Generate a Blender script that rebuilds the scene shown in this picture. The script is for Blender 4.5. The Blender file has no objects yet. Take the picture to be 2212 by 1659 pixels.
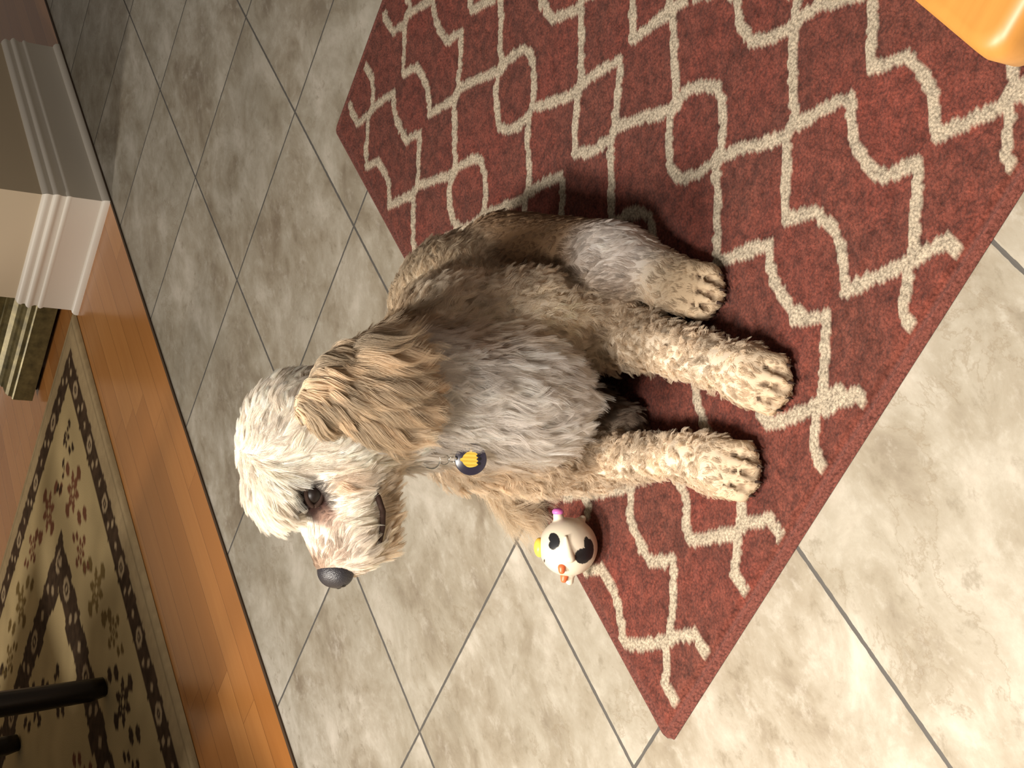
import bpy, math
import numpy as np
from mathutils import Matrix, Vector
from mathutils.kdtree import KDTree

S = bpy.context.scene
COL = S.collection
T = 0.33                                   # one floor tile, metres
rng = np.random.default_rng(7)

# ------------------------------------------------------------------ camera, world, lights, exposure
cam = bpy.data.cameras.new('camera')
cam.sensor_width = 36.0
cam.lens = 3372.25 / 2212 * 36
cam.clip_start = 0.02
co = bpy.data.objects.new('camera', cam)
COL.objects.link(co)
R0 = Vector((0.369871, -0.355608, -0.858334)); R1 = Vector((-0.778846, -0.622376, -0.077768)); R2 = Vector((-0.506552, 0.697274, -0.507163))
m = Matrix((R0, -R1, -R2)).transposed().to_4x4()
m.translation = Vector((1.38242, -2.46161, 0.93288))
co.matrix_world = m
S.camera = co

world = bpy.data.worlds.new('room_air'); S.world = world
world.use_nodes = True
world.node_tree.nodes['Background'].inputs[0].default_value = (1.0, 0.88, 0.76, 1)
world.node_tree.nodes['Background'].inputs[1].default_value = 0.095

def light(name, loc, power, size, col, aim=None, shape='DISK', spread=180):
    l = bpy.data.lights.new(name, 'AREA'); l.energy = power; l.size = size; l.color = col; l.shape = shape; l.spread = math.radians(spread)
    o = bpy.data.objects.new(name, l); COL.objects.link(o); o.location = loc
    if aim is not None:
        o.rotation_euler = (Vector(aim) - Vector(loc)).to_track_quat('-Z', 'Y').to_euler()
    return o
WARM = (1.0, 0.925, 0.83)
light('kitchen_ceiling_light', (-0.05, -2.25, 2.15), 36, 0.40, WARM, spread=135)
light('kitchen_ceiling_light', (0.72, -2.90, 1.95), 30, 0.45, WARM, spread=120)
light('dining_ceiling_light', (-2.6, -0.90, 2.0), 11, 0.30, WARM, aim=(-0.5, 0.5, 0.2), spread=120)

vs = S.view_settings
S.display_settings.display_device = 'sRGB'
vs.view_transform = 'Standard'; vs.look = 'None'; vs.gamma = 1.0; vs.use_curve_mapping = False
vs.exposure = 0.62
S.cycles.max_bounces = 8

# ------------------------------------------------------------------ helpers
def srgb(r, g, b):
    f = lambda c: (c / 255 / 12.92) if c / 255 <= 0.04045 else ((c / 255 + 0.055) / 1.055) ** 2.4
    return (f(r), f(g), f(b), 1.0)

class NT:
    def __init__(s, name, rough=0.6, spec=0.4, color=(0.5, 0.5, 0.5, 1), **kw):
        s.m = bpy.data.materials.new(name); s.m.use_nodes = True
        s.t = s.m.node_tree; s.b = s.t.nodes['Principled BSDF']
        s.b.inputs['Base Color'].default_value = color
        s.b.inputs['Roughness'].default_value = rough
        s.b.inputs['Specular IOR Level'].default_value = spec
        for k, v in kw.items(): s.b.inputs[k].default_value = v
    def n(s, typ, ins=None, **props):
        nd = s.t.nodes.new(typ)
        for k, v in props.items(): setattr(nd, k, v)
        for k, v in (ins or {}).items():
            if isinstance(v, bpy.types.NodeSocket): s.t.links.new(v, nd.inputs[k])
            else: nd.inputs[k].default_value = v
        return nd
    def link(s, a, b): s.t.links.new(a, b)
    def base(s, sock): s.link(sock, s.b.inputs['Base Color'])
    def math(s, op, a, b=0.0, c=0.0):
        return s.n('ShaderNodeMath', {0: a, 1: b, 2: c}, operation=op).outputs[0]
    def mix(s, fac, a, b, blend='MIX'):
        nd = s.n('ShaderNodeMix', data_type='RGBA', blend_type=blend)
        for i, v in ((0, fac), (6, a), (7, b)):
            if isinstance(v, bpy.types.NodeSocket): s.link(v, nd.inputs[i])
            else: nd.inputs[i].default_value = v
        return nd.outputs[2]
    def ramp(s, fac, stops):
        nd = s.n('ShaderNodeValToRGB', {0: fac}); e = nd.color_ramp.elements
        while len(e) < len(stops): e.new(0.5)
        for q, (p, c) in zip(e, stops): q.position = p; q.color = c
        return nd.outputs[0]
    def noise(s, vec, scale, detail=4, rough=0.5, dist=0.0):
        return s.n('ShaderNodeTexNoise', {'Vector': vec, 'Scale': scale, 'Detail': detail, 'Roughness': rough, 'Distortion': dist})
    def coord(s, scale=(1, 1, 1), rot=(0, 0, 0), loc=(0, 0, 0)):
        c = s.n('ShaderNodeTexCoord')
        return s.n('ShaderNodeMapping', {'Vector': c.outputs['Object'], 'Scale': scale, 'Rotation': rot, 'Location': loc}).outputs[0]
    def bump(s, h, strength=0.3, dist=0.002):
        b = s.n('ShaderNodeBump', {'Height': h, 'Strength': strength, 'Distance': dist})
        s.link(b.outputs[0], s.b.inputs['Normal']); return b

def mesh_obj(name, verts, faces, mat=None, parent=None, smooth=False):
    me = bpy.data.meshes.new(name)
    me.from_pydata([tuple(map(float, v)) for v in verts], [], [tuple(map(int, f)) for f in faces])
    me.update()
    if smooth: me.shade_smooth()
    o = bpy.data.objects.new(name, me); COL.objects.link(o)
    if mat: me.materials.append(mat)
    if parent: o.parent = parent
    return o

def tag(o, label=None, cat=None, group=None, kind=None):
    for k, v in (('label', label), ('category', cat), ('group', group), ('kind', kind)):
        if v: o[k] = v
    return o

def empty(name, loc, rot=(0, 0, 0)):
    o = bpy.data.objects.new(name, None); COL.objects.link(o); o.location = loc; o.rotation_euler = rot
    o.empty_display_size = 0.05
    return o

def box_vf(x0, x1, y0, y1, z0, z1):
    v = [(x, y, z) for x in (x0, x1) for y in (y0, y1) for z in (z0, z1)]
    f = [(0, 1, 3, 2), (4, 6, 7, 5), (0, 4, 5, 1), (2, 3, 7, 6), (0, 2, 6, 4), (1, 5, 7, 3)]
    return v, f

def box(name, x0, x1, y0, y1, z0, z1, mat, parent=None, bevel=0.0, seg=3):
    o = mesh_obj(name, *box_vf(x0, x1, y0, y1, z0, z1), mat, parent)
    if bevel:
        b = o.modifiers.new('edge', 'BEVEL'); b.width = bevel; b.segments = seg
        o.data.shade_smooth()
    return o

def loft(name, rings, mat, parent=None, smooth=True, cap=True, closed=True):
    """rings: list of equally long point loops"""
    n = len(rings[0]); v = [p for r in rings for p in r]; f = []
    for i in range(len(rings) - 1):
        for j in range(n if closed else n - 1):
            k = (j + 1) % n
            f.append((i * n + j, i * n + k, (i + 1) * n + k, (i + 1) * n + j))
    if cap:
        f.append(tuple(range(n - 1, -1, -1))); f.append(tuple((len(rings) - 1) * n + j for j in range(n)))
    return mesh_obj(name, v, f, mat, parent, smooth)

def tube_rings(pts, rad, n=12):
    pts = [Vector(p) for p in pts]; out = []
    up = Vector((0, 0, 1))
    for i, p in enumerate(pts):
        d = (pts[min(i + 1, len(pts) - 1)] - pts[max(i - 1, 0)]).normalized()
        a = d.cross(up)
        if a.length < 1e-3: a = d.cross(Vector((1, 0, 0)))
        a.normalize(); b = a.cross(d)
        r = rad[i] if hasattr(rad, '__len__') else rad
        out.append([p + a * (r * math.cos(t)) + b * (r * math.sin(t)) for t in [2 * math.pi * k / n for k in range(n)]])
        up = b
    return out
def tube(name, pts, rad, mat, parent=None, n=12): return loft(name, tube_rings(pts, rad, n), mat, parent)

# ------------------------------------------------------------------ floor
M = NT('stone_tile', rough=0.42, spec=0.35)
P = M.coord()
sep = M.n('ShaderNodeSeparateXYZ', {0: P})
def cell(sock):
    q = M.math('DIVIDE', sock, T); fl = M.math('FLOOR', q); fr = M.math('SUBTRACT', q, fl)
    d = M.math('MINIMUM', fr, M.math('SUBTRACT', 1.0, fr)); return fl, M.math('MULTIPLY', d, T)
cx, dx = cell(sep.outputs[0]); cy, dy = cell(sep.outputs[1])
dist = M.math('MINIMUM', dx, dy)
gn = M.noise(P, 90, 2)
dist = M.math('ADD', dist, M.math('MULTIPLY', M.math('SUBTRACT', gn.outputs[0], 0.5), 0.0016))
wn = M.n('ShaderNodeTexWhiteNoise', {'Vector': M.n('ShaderNodeCombineXYZ', {0: cx, 1: cy}).outputs[0]}, noise_dimensions='3D')
off = M.n('ShaderNodeVectorMath', {0: wn.outputs['Color'], 1: (9, 9, 9)}, operation='MULTIPLY')
pv = M.n('ShaderNodeVectorMath', {0: P, 1: off.outputs[0]}, operation='ADD').outputs[0]
pm = M.n('ShaderNodeMapping', {'Vector': pv, 'Scale': (1.0, 0.62, 1.0), 'Rotation': (0, 0, 0.35)}).outputs[0]
n1 = M.noise(pm, 11, 10, 0.66, 0.35); n2 = M.noise(pm, 46, 10, 0.75, 0.2); n3 = M.noise(pm, 3.2, 3, 0.5, 0.6)
base = M.ramp(n1.outputs[0], [(0.32, srgb(138, 124, 105)), (0.44, srgb(166, 155, 135)), (0.54, srgb(182, 173, 155)), (0.68, srgb(212, 203, 187))])
base = M.mix(M.math('MULTIPLY', M.ramp(n2.outputs[0], [(0.52, (0, 0, 0, 1)), (0.68, (1, 1, 1, 1))]), 0.60), base, srgb(208, 201, 186))
base = M.mix(M.math('MULTIPLY', M.ramp(n2.outputs[0], [(0.33, (1, 1, 1, 1)), (0.44, (0, 0, 0, 1))]), 0.60), base, srgb(134, 121, 100))
base = M.mix(M.math('MULTIPLY', M.ramp(n3.outputs[0], [(0.4, (0, 0, 0, 1)), (0.6, (1, 1, 1, 1))]), 0.25), base, srgb(160, 155, 138))
vein = M.n('ShaderNodeTexVoronoi', {'Vector': M.n('ShaderNodeVectorMath', {0: pm, 1: M.n('ShaderNodeVectorMath', {0: n1.outputs['Color'], 1: (0.25, 0.25, 0.25)}, operation='MULTIPLY').outputs[0]}, operation='ADD').outputs[0], 'Scale': 7.0}, feature='DISTANCE_TO_EDGE')
vm = M.math('MULTIPLY', M.math('LESS_THAN', vein.outputs['Distance'], 0.012), M.math('GREATER_THAN', n3.outputs[0], 0.55))
base = M.mix(M.math('MULTIPLY', vm, 0.35), base, srgb(140, 124, 100))
grout = M.math('LESS_THAN', dist, 0.0021)
base = M.mix(1.0, base, (0.72, 0.725, 0.745, 1), 'MULTIPLY')
base = M.mix(grout, base, srgb(82, 79, 75))
M.base(base)
M.link(M.math('ADD', M.math('MULTIPLY', grout, 0.45), M.math('ADD', 0.36, M.math('MULTIPLY', n2.outputs[0], 0.16))), M.b.inputs['Roughness'])
hgt = M.math('ADD', M.math('MINIMUM', M.math('MULTIPLY', dist, 250.0), 1.0), M.math('MULTIPLY', n2.outputs[0], 0.25))
M.bump(hgt, 0.35, 0.0012)
fl = mesh_obj('floor', [(-T, -4.2, 0), (3.2, -4.2, 0), (3.2, 3.6, 0), (-T, 3.6, 0)], [(0, 1, 2, 3)], M.m)
tag(fl, kind='structure')

M = NT('oak_boards', rough=0.22, spec=0.5)
P = M.coord(); sep = M.n('ShaderNodeSeparateXYZ', {0: P})
q = M.math('DIVIDE', M.math('ADD', sep.outputs[0], 0.33), 0.0585); fx = M.math('FLOOR', q); frx = M.math('SUBTRACT', q, fx)
wn = M.n('ShaderNodeTexWhiteNoise', {'W': fx}, noise_dimensions='1D')
qy = M.math('ADD', M.math('DIVIDE', sep.outputs[1], 0.72), M.math('MULTIPLY', wn.outputs['Value'], 3.7)); fy = M.math('FLOOR', qy); fry = M.math('SUBTRACT', qy, fy)
w2 = M.n('ShaderNodeTexWhiteNoise', {'Vector': M.n('ShaderNodeCombineXYZ', {0: fx, 1: fy}).outputs[0]}, noise_dimensions='3D')
pv = M.n('ShaderNodeVectorMath', {0: P, 1: M.n('ShaderNodeVectorMath', {0: w2.outputs['Color'], 1: (5, 5, 5)}, operation='MULTIPLY').outputs[0]}, operation='ADD').outputs[0]
gr = M.noise(M.n('ShaderNodeMapping', {'Vector': pv, 'Scale': (60, 2.2, 1)}).outputs[0], 1.0, 6, 0.6, 1.0)
c = M.mix(w2.outputs['Value'], srgb(168, 110, 56), srgb(196, 136, 76))
c = M.mix(M.math('MULTIPLY', gr.outputs[0], 0.55), c, srgb(140, 84, 38))
gap = M.math('MAXIMUM', M.math('LESS_THAN', M.math('MINIMUM', frx, M.math('SUBTRACT', 1.0, frx)), 0.012), M.math('LESS_THAN', fry, 0.0015))
c = M.mix(M.math('MULTIPLY', gap, 0.6), c, srgb(80, 42, 16)); M.base(c)
M.bump(M.math('ADD', M.math('SUBTRACT', 1.0, gap), M.math('MULTIPLY', gr.outputs[0], 0.2)), 0.12, 0.001)
wf = mesh_obj('floor_dining', [(-3.6, -3.2, 0.002), (-T - 0.0015, -3.2, 0.002), (-T - 0.0015, 3.6, 0.002), (-3.6, 3.6, 0.002)], [(0, 1, 2, 3)], M.m)
tag(wf, kind='structure')
M = NT('dark_joint', rough=0.7, color=srgb(66, 48, 30))
jt = box('trim_1', -T - 0.003, -T + 0.003, -3.2, 3.6, -0.01, 0.0032, M.m); tag(jt, kind='structure')

# ------------------------------------------------------------------ wall stub with moulded baseboard
M = NT('wall_paint', rough=0.85, spec=0.2, color=srgb(214, 196, 168))
M.bump(M.noise(M.coord(), 160, 3).outputs[0], 0.05, 0.001)
WALL = M.m
wx0, wx1, wy0, wy1 = -1.93 * T + 0.018, -T - 0.017, 1.30 * T + 0.017, 3.47 * T
wl = box('wall_end', wx0, wx1, wy0, wy1 - 0.017, 0.0, 2.44, WALL); tag(wl, kind='structure')
M = NT('white_trim_paint', rough=0.32, spec=0.5, color=srgb(238, 230, 216)); TRIM = M.m
prof = [(0.000, 0.0), (0.017, 0.0), (0.0175, 0.006), (0.0165, 0.012), (0.0135, 0.0165), (0.0100, 0.018), (0.0098, 0.080), (0.0112, 0.083), (0.0125, 0.087), (0.0115, 0.091), (0.0082, 0.093), (0.0080, 0.100), (0.0100, 0.106), (0.0128, 0.110), (0.0132, 0.114), (0.0110, 0.118), (0.0070, 0.121), (0.0075, 0.126), (0.0092, 0.130), (0.0088, 0.134), (0.0060, 0.138), (0.0030, 0.141), (0.0, 0.142)]
def skirting(name, cs):
    """moulding swept round the corners cs = [(x, y, outward diagonal)]"""
    v = []; f = []; n = len(prof)
    for (x, y, ox, oy) in cs:
        for d, z in prof: v.append((x + ox * d, y + oy * d, z))
    for i in range(len(cs) - 1):
        for j in range(n - 1): f.append((i * n + j, (i + 1) * n + j, (i + 1) * n + j + 1, i * n + j + 1))
    f.append(tuple(range(n))); f.append(tuple((len(cs) - 1) * n + j for j in range(n - 1, -1, -1)))
    o = mesh_obj(name, v, f, TRIM); tag(o, kind='structure'); o.data.shade_smooth()
    o.data.set_sharp_from_angle(angle=math.radians(50))
    return o
wp = box('added_shade_wall', -0.43, -T - 0.005, -3.2, -1.27, 0.0, 2.44, WALL); tag(wp, kind='structure')  # unseen partition, added to keep kitchen light off the dining side
yb = wy1 - 0.017
skirting('baseboard_right', [(wx1, yb, 1, 1), (wx1, wy0, 1, -1)])
skirting('baseboard_front', [(wx1, wy0, 1, -1), (wx0, wy0, -1, -1)])
skirting('baseboard_left', [(wx0, wy0, -1, -1), (wx0, yb, -1, 1)])
skirting('baseboard_back', [(wx0, yb, -1, 1), (wx1, yb, 1, 1)])

# ------------------------------------------------------------------ grids with a colour per vertex
def grid_obj(name, x0, x1, y0, y1, step, zfun, colfun, mat, parent=None, corner=0.0):
    nx = int((x1 - x0) / step) + 1; ny = int((y1 - y0) / step) + 1
    X, Y = np.meshgrid(np.linspace(x0, x1, nx), np.linspace(y0, y1, ny), indexing='ij')
    Z = zfun(X, Y)
    co_ = np.stack([X, Y, Z], -1).reshape(-1, 3)
    idx = np.arange(nx * ny).reshape(nx, ny)
    f = np.stack([idx[:-1, :-1], idx[1:, :-1], idx[1:, 1:], idx[:-1, 1:]], -1).reshape(-1, 4)
    if corner:
        fc = co_[f].mean(1)[:, :2]; q = np.stack([np.minimum(fc[:, 0] - x0, x1 - fc[:, 0]), np.minimum(fc[:, 1] - y0, y1 - fc[:, 1])], -1)
        f = f[~((q[:, 0] < corner) & (q[:, 1] < corner) & (np.hypot(q[:, 0] - corner, q[:, 1] - corner) > corner))]
    me = np_mesh(name, co_, f)
    o = bpy.data.objects.new(name, me); COL.objects.link(o); me.materials.append(mat)
    a = me.color_attributes.new('col', 'FLOAT_COLOR', 'POINT')
    c_ = colfun(X, Y).reshape(-1, 3); c4 = np.ones((len(c_), 4), np.float32); c4[:, :3] = c_
    a.data.foreach_set('color', c4.ravel())
    if parent: o.parent = parent
    return o
def np_mesh(name, v, f, smooth=True):
    me = bpy.data.meshes.new(name); k = f.shape[1]
    me.vertices.add(len(v)); me.vertices.foreach_set('co', np.asarray(v, np.float32).ravel())
    me.loops.add(len(f) * k); me.loops.foreach_set('vertex_index', f.ravel().astype(np.int32))
    me.polygons.add(len(f)); me.polygons.foreach_set('loop_start', np.arange(0, len(f) * k, k, dtype=np.int32))
    me.update(calc_edges=True); me.validate()
    if smooth: me.shade_smooth()
    return me
def vnoise(X, Y, s, seed=0):
    """smooth value noise in numpy"""
    r = np.random.default_rng(seed); g = r.random((64, 64))
    x = X / s; y = Y / s; xi = np.floor(x).astype(int); yi = np.floor(y).astype(int)
    fx_ = x - xi; fy_ = y - yi; fx_ = fx_ * fx_ * (3 - 2 * fx_); fy_ = fy_ * fy_ * (3 - 2 * fy_)
    q = lambda a, b: g[a % 64, b % 64]
    return (q(xi, yi) * (1 - fx_) + q(xi + 1, yi) * fx_) * (1 - fy_) + (q(xi, yi + 1) * (1 - fx_) + q(xi + 1, yi + 1) * fx_) * fy_
lin = lambda r, g, b: np.array(srgb(r, g, b)[:3])

# ------------------------------------------------------------------ red kitchen rug
LINES = [[(655,-591),(648,-604),(633,-604),(616,-617),(592,-637),(576,-654),(603,-685),(602,-705),(599,-733),(577,-766),(624,-811),(642,-812),(675,-849),(706,-885),(721,-894)],[(719,-996),(744,-1028),(773,-1061),(787,-1066),(818,-1089),(847,-1117),(828,-1134),(809,-1145),(793,-1156),(793,-1166),(817,-1192),(848,-1229),(864,-1243)],[(604,-536),(601,-580),(620,-598),(639,-605),(670,-635),(689,-658),(678,-677),(670,-707),(669,-736),(697,-765),(677,-782),(646,-808),(638,-811),(621,-818),(598,-843),(575,-870),(566,-884)],[(564,-885),(581,-897),(600,-916),(607,-936),(599,-954),(584,-973),(572,-983),(554,-983),(535,-972),(515,-947),(514,-925),(526,-899),(541,-886),(564,-885)],[(717,-894),(738,-905),(756,-922),(761,-942),(754,-959),(737,-979),(721,-992),(704,-992),(683,-980),(665,-957),(660,-941),(671,-922),(691,-897),(705,-892),(717,-894)],[(773,-827),(759,-845),(735,-867),(722,-883),(717,-894)],[(712,-992),(701,-998),(688,-1008),(671,-1027),(651,-1052),(638,-1058),(630,-1057),(621,-1065),(613,-1075),(602,-1081)],[(569,-993),(600,-1026),(627,-1055),(638,-1058),(667,-1080),(692,-1107),(689,-1116),(668,-1134),(646,-1154)],[(523,-538),(522,-569),(511,-585),(496,-598),(482,-599),(464,-612),(438,-631),(424,-651),(448,-675),(450,-710),(445,-730),(426,-757),(474,-803),(492,-810),(526,-848),(557,-883)],[(454,-531),(450,-576),(479,-599),(504,-613),(541,-646),(528,-664),(520,-684),(516,-731),(543,-761),(521,-781),(493,-805),(472,-812),(447,-836),(419,-873),(451,-900),(502,-939),(514,-945)],[(736,-753),(730,-769),(761,-803)],[(821,-924),(815,-938),(814,-956),(834,-982),(852,-1000),(860,-1002)],[(854,-1003),(830,-1027),(801,-1054),(791,-1068)],[(905,-1091),(892,-1106),(874,-1122),(901,-1143),(929,-1169)],[(781,-1069),(766,-1078),(746,-1093),(726,-1113),(749,-1144),(775,-1161),(789,-1163)],[(784,-1161),(769,-1169),(750,-1191),(729,-1211),(712,-1232)],[(714,-1236),(734,-1248),(746,-1262),(755,-1284),(748,-1299),(741,-1308),(726,-1312),(706,-1302),(690,-1278),(695,-1260),(714,-1236)],[(707,-1229),(683,-1207),(660,-1181),(643,-1157)],[(900,-1141),(918,-1152),(933,-1165),(948,-1178)],[(930,-1168),(910,-1190),(882,-1221),(866,-1237)],[(864,-1238),(886,-1249),(903,-1272),(911,-1290),(903,-1306),(887,-1324),(869,-1338),(852,-1335),(832,-1324),(813,-1303),(810,-1282),(825,-1261),(845,-1244),(864,-1238)],[(829,-1211),(843,-1226),(860,-1240)],[(859,-1340),(882,-1360),(906,-1389),(929,-1413),(941,-1416),(964,-1434),(986,-1451),(998,-1466),(985,-1476),(970,-1495),(965,-1525),(968,-1547),(984,-1560),(997,-1573),(984,-1586),(964,-1600),(943,-1617),(934,-1622)],[(941,-1416),(965,-1391),(991,-1364),(1013,-1348),(1037,-1332)],[(996,-1248),(988,-1257),(972,-1276),(969,-1304),(984,-1330),(1001,-1343),(1018,-1353),(1036,-1365),(1053,-1388),(1068,-1407)],[(1081,-1422),(1073,-1429),(1054,-1446),(1028,-1468),(1042,-1484),(1057,-1498),(1055,-1527),(1050,-1547),(1035,-1563),(1026,-1575),(1046,-1593),(1070,-1612),(1087,-1623),(1101,-1629)],[(1141,-1584),(1130,-1592),(1111,-1604),(1094,-1619),(1082,-1625),(1065,-1638),(1050,-1648),(1047,-1667),(1048,-1685)],[(926,-1415),(908,-1433),(887,-1450),(871,-1465),(887,-1482),(899,-1496),(901,-1525),(892,-1547),(879,-1563),(869,-1576),(889,-1589),(917,-1611),(934,-1622),(955,-1635),(968,-1643),(968,-1660),(967,-1680)],[(852,-1343),(832,-1365),(805,-1392),(784,-1410),(804,-1428),(824,-1445),(842,-1462),(829,-1477),(820,-1495),(816,-1529),(822,-1552)],[(927,-1623),(910,-1636),(897,-1645),(892,-1662),(893,-1684)],[(812,-1539),(828,-1560),(839,-1571),(827,-1582),(806,-1598),(791,-1611),(780,-1614),(790,-1620),(802,-1629)],[(741,-1529),(732,-1549),(723,-1560),(721,-1575),(739,-1592),(765,-1610),(779,-1615)],[(776,-1615),(763,-1625),(745,-1638),(741,-1654),(741,-1680)],[(686,-1459),(679,-1466),(666,-1486),(659,-1509),(660,-1534),(663,-1553)],[(644,-1596),(655,-1587)],[(777,-1625),(815,-1648),(812,-1680)],[(653,-1590),(645,-1598),(633,-1608),(624,-1610),(613,-1620),(600,-1630),(589,-1638),(589,-1661),(589,-1672)],[(600,-1494),(594,-1516),(587,-1537),(572,-1552),(566,-1567),(587,-1586),(614,-1608),(632,-1616),(648,-1629),(660,-1639),(659,-1656),(658,-1674)],[(548,-1447),(531,-1460),(516,-1474),(508,-1491),(505,-1517),(507,-1536),(533,-1560),(521,-1574),(501,-1590),(479,-1605),(472,-1608)],[(414,-1455),(438,-1475),(439,-1501),(436,-1527),(425,-1544),(413,-1559),(440,-1585),(467,-1605),(489,-1619),(507,-1634),(507,-1649),(508,-1671)],[(466,-1612),(453,-1623),(438,-1635),(439,-1653),(439,-1669)],[(446,-1372),(461,-1383),(481,-1407),(507,-1429),(534,-1456)],[(481,-1399),(463,-1416)]]
RX0, RX1, RY0, RY1 = 1.20 * T, 1.20 * T + 1.83, -5.075 * T, -1.53 * T
segs = []
for l in LINES:
    l = [(a / 1000, b / 1000) for a, b in l]
    for (a, b) in zip(l[:-1], l[1:]): segs.append((*a, *b))
segs = np.array(segs)
def seen(x, y):                                # drawn part of the pattern; beyond it the repeat goes on
    d = np.stack([x - 1.38242, y + 2.46161, 0 * x - 0.9209], -1); z = d @ np.array(R2)
    u = d @ np.array(R0) / z * 3372.25 + 1106; v = d @ np.array(R1) / z * 3372.25 + 829.5
    return (v > -8) & (u < 2225) & (z > 0)
PER = 0.142; mx_ = (segs[:, 0] + segs[:, 2]) / 2; my_ = (segs[:, 1] + segs[:, 3]) / 2
strip = segs[seen(mx_, my_) & ~seen(mx_ + PER, my_)]; rep = []
for k in range(0, 13):
    s2 = strip + np.array([PER * k, 0, PER * k, 0]); rep.append(s2[~seen((s2[:, 0] + s2[:, 2]) / 2, (s2[:, 1] + s2[:, 3]) / 2)])
segs = np.vstack([segs[seen(mx_, my_)]] + rep); segs = segs[(segs[:, 0] < RX1) & (segs[:, 2] < RX1)]
def line_dist(X, Y):
    p = np.stack([X.ravel(), Y.ravel()], -1); d = np.full(len(p), 9.0)
    for x0, y0, x1, y1 in segs:
        m_ = (p[:, 0] > min(x0, x1) - .03) & (p[:, 0] < max(x0, x1) + .03) & (p[:, 1] > min(y0, y1) - .03) & (p[:, 1] < max(y0, y1) + .03)
        if not m_.any(): continue
        q = p[m_]; vx, vy = x1 - x0, y1 - y0; L2 = vx * vx + vy * vy + 1e-12
        t = np.clip(((q[:, 0] - x0) * vx + (q[:, 1] - y0) * vy) / L2, 0, 1)
        d[m_] = np.minimum(d[m_], np.hypot(q[:, 0] - x0 - t * vx, q[:, 1] - y0 - t * vy))
    return d.reshape(X.shape)
def edge_d(X, Y):
    a = np.minimum(X - RX0, RX1 - X); b = np.minimum(Y - RY0, RY1 - Y); c = 0.013
    return np.where((a < c) & (b < c), c - np.hypot(c - a, c - b), np.minimum(a, b))
def rug_cream(X, Y):
    w = 0.0062 + 0.0032 * (vnoise(X, Y, 0.0055, 3) - 0.5)
    return (line_dist(X, Y) < w) & (edge_d(X, Y) > 0.014)
_cache = {}
def rug_z(X, Y):
    _cache['c'] = rug_cream(X, Y); e = edge_d(X, Y)
    z = 0.0095 + 0.0016 * (vnoise(X, Y, 0.006, 5) - 0.5) + 0.0016 * (vnoise(X, Y, 0.012, 6) - 0.5) + 0.0010 * _cache['c']
    z = np.where(e < 0.011, 0.0085 * np.sqrt(np.clip(1 - ((0.0055 - e) / 0.0056) ** 2, 0, 1)), z)
    z = np.where((e >= 0.011) & (e < 0.0135), 0.0075, z)
    return np.where(e <= 0.0002, 0.0008, z)
def rug_col(X, Y):
    n = vnoise(X, Y, 0.007, 8)[..., None]; n2 = vnoise(X, Y, 0.05, 9)[..., None]; n3 = vnoise(X, Y, 0.15, 19)[..., None]
    red = lin(108, 56, 45) * (0.54 + 0.80 * n + 0.14 * n2 + 0.12 * n3) * (1 + 0.12 * (n2 - .5) * np.array([1, -1, -1]))
    cr = lin(188, 174, 152) * (0.84 + 0.26 * n)
    c = np.where(_cache['c'][..., None], cr, red)
    e = edge_d(X, Y)[..., None]
    return np.where(e < 0.0115, lin(122, 70, 60) * (0.9 + 0.1 * n), c)
M = NT('wool_pile', rough=0.95, spec=0.1)
at = M.n('ShaderNodeAttribute', attribute_name='col'); P = M.coord()
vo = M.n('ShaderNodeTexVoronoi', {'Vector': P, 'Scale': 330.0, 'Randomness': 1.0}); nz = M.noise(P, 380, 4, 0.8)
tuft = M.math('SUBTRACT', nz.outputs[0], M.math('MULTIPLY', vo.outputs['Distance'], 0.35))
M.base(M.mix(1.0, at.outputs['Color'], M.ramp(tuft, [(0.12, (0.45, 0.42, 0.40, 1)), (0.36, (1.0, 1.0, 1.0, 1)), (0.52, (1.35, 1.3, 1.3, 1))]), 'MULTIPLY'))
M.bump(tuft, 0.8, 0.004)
M.b.inputs['Sheen Weight'].default_value = 0.05
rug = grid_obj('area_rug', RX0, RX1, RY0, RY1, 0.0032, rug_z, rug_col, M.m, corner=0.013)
tag(rug, 'red pile rug with cream trellis lines under the dog, on the tile floor', 'rug')

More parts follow.
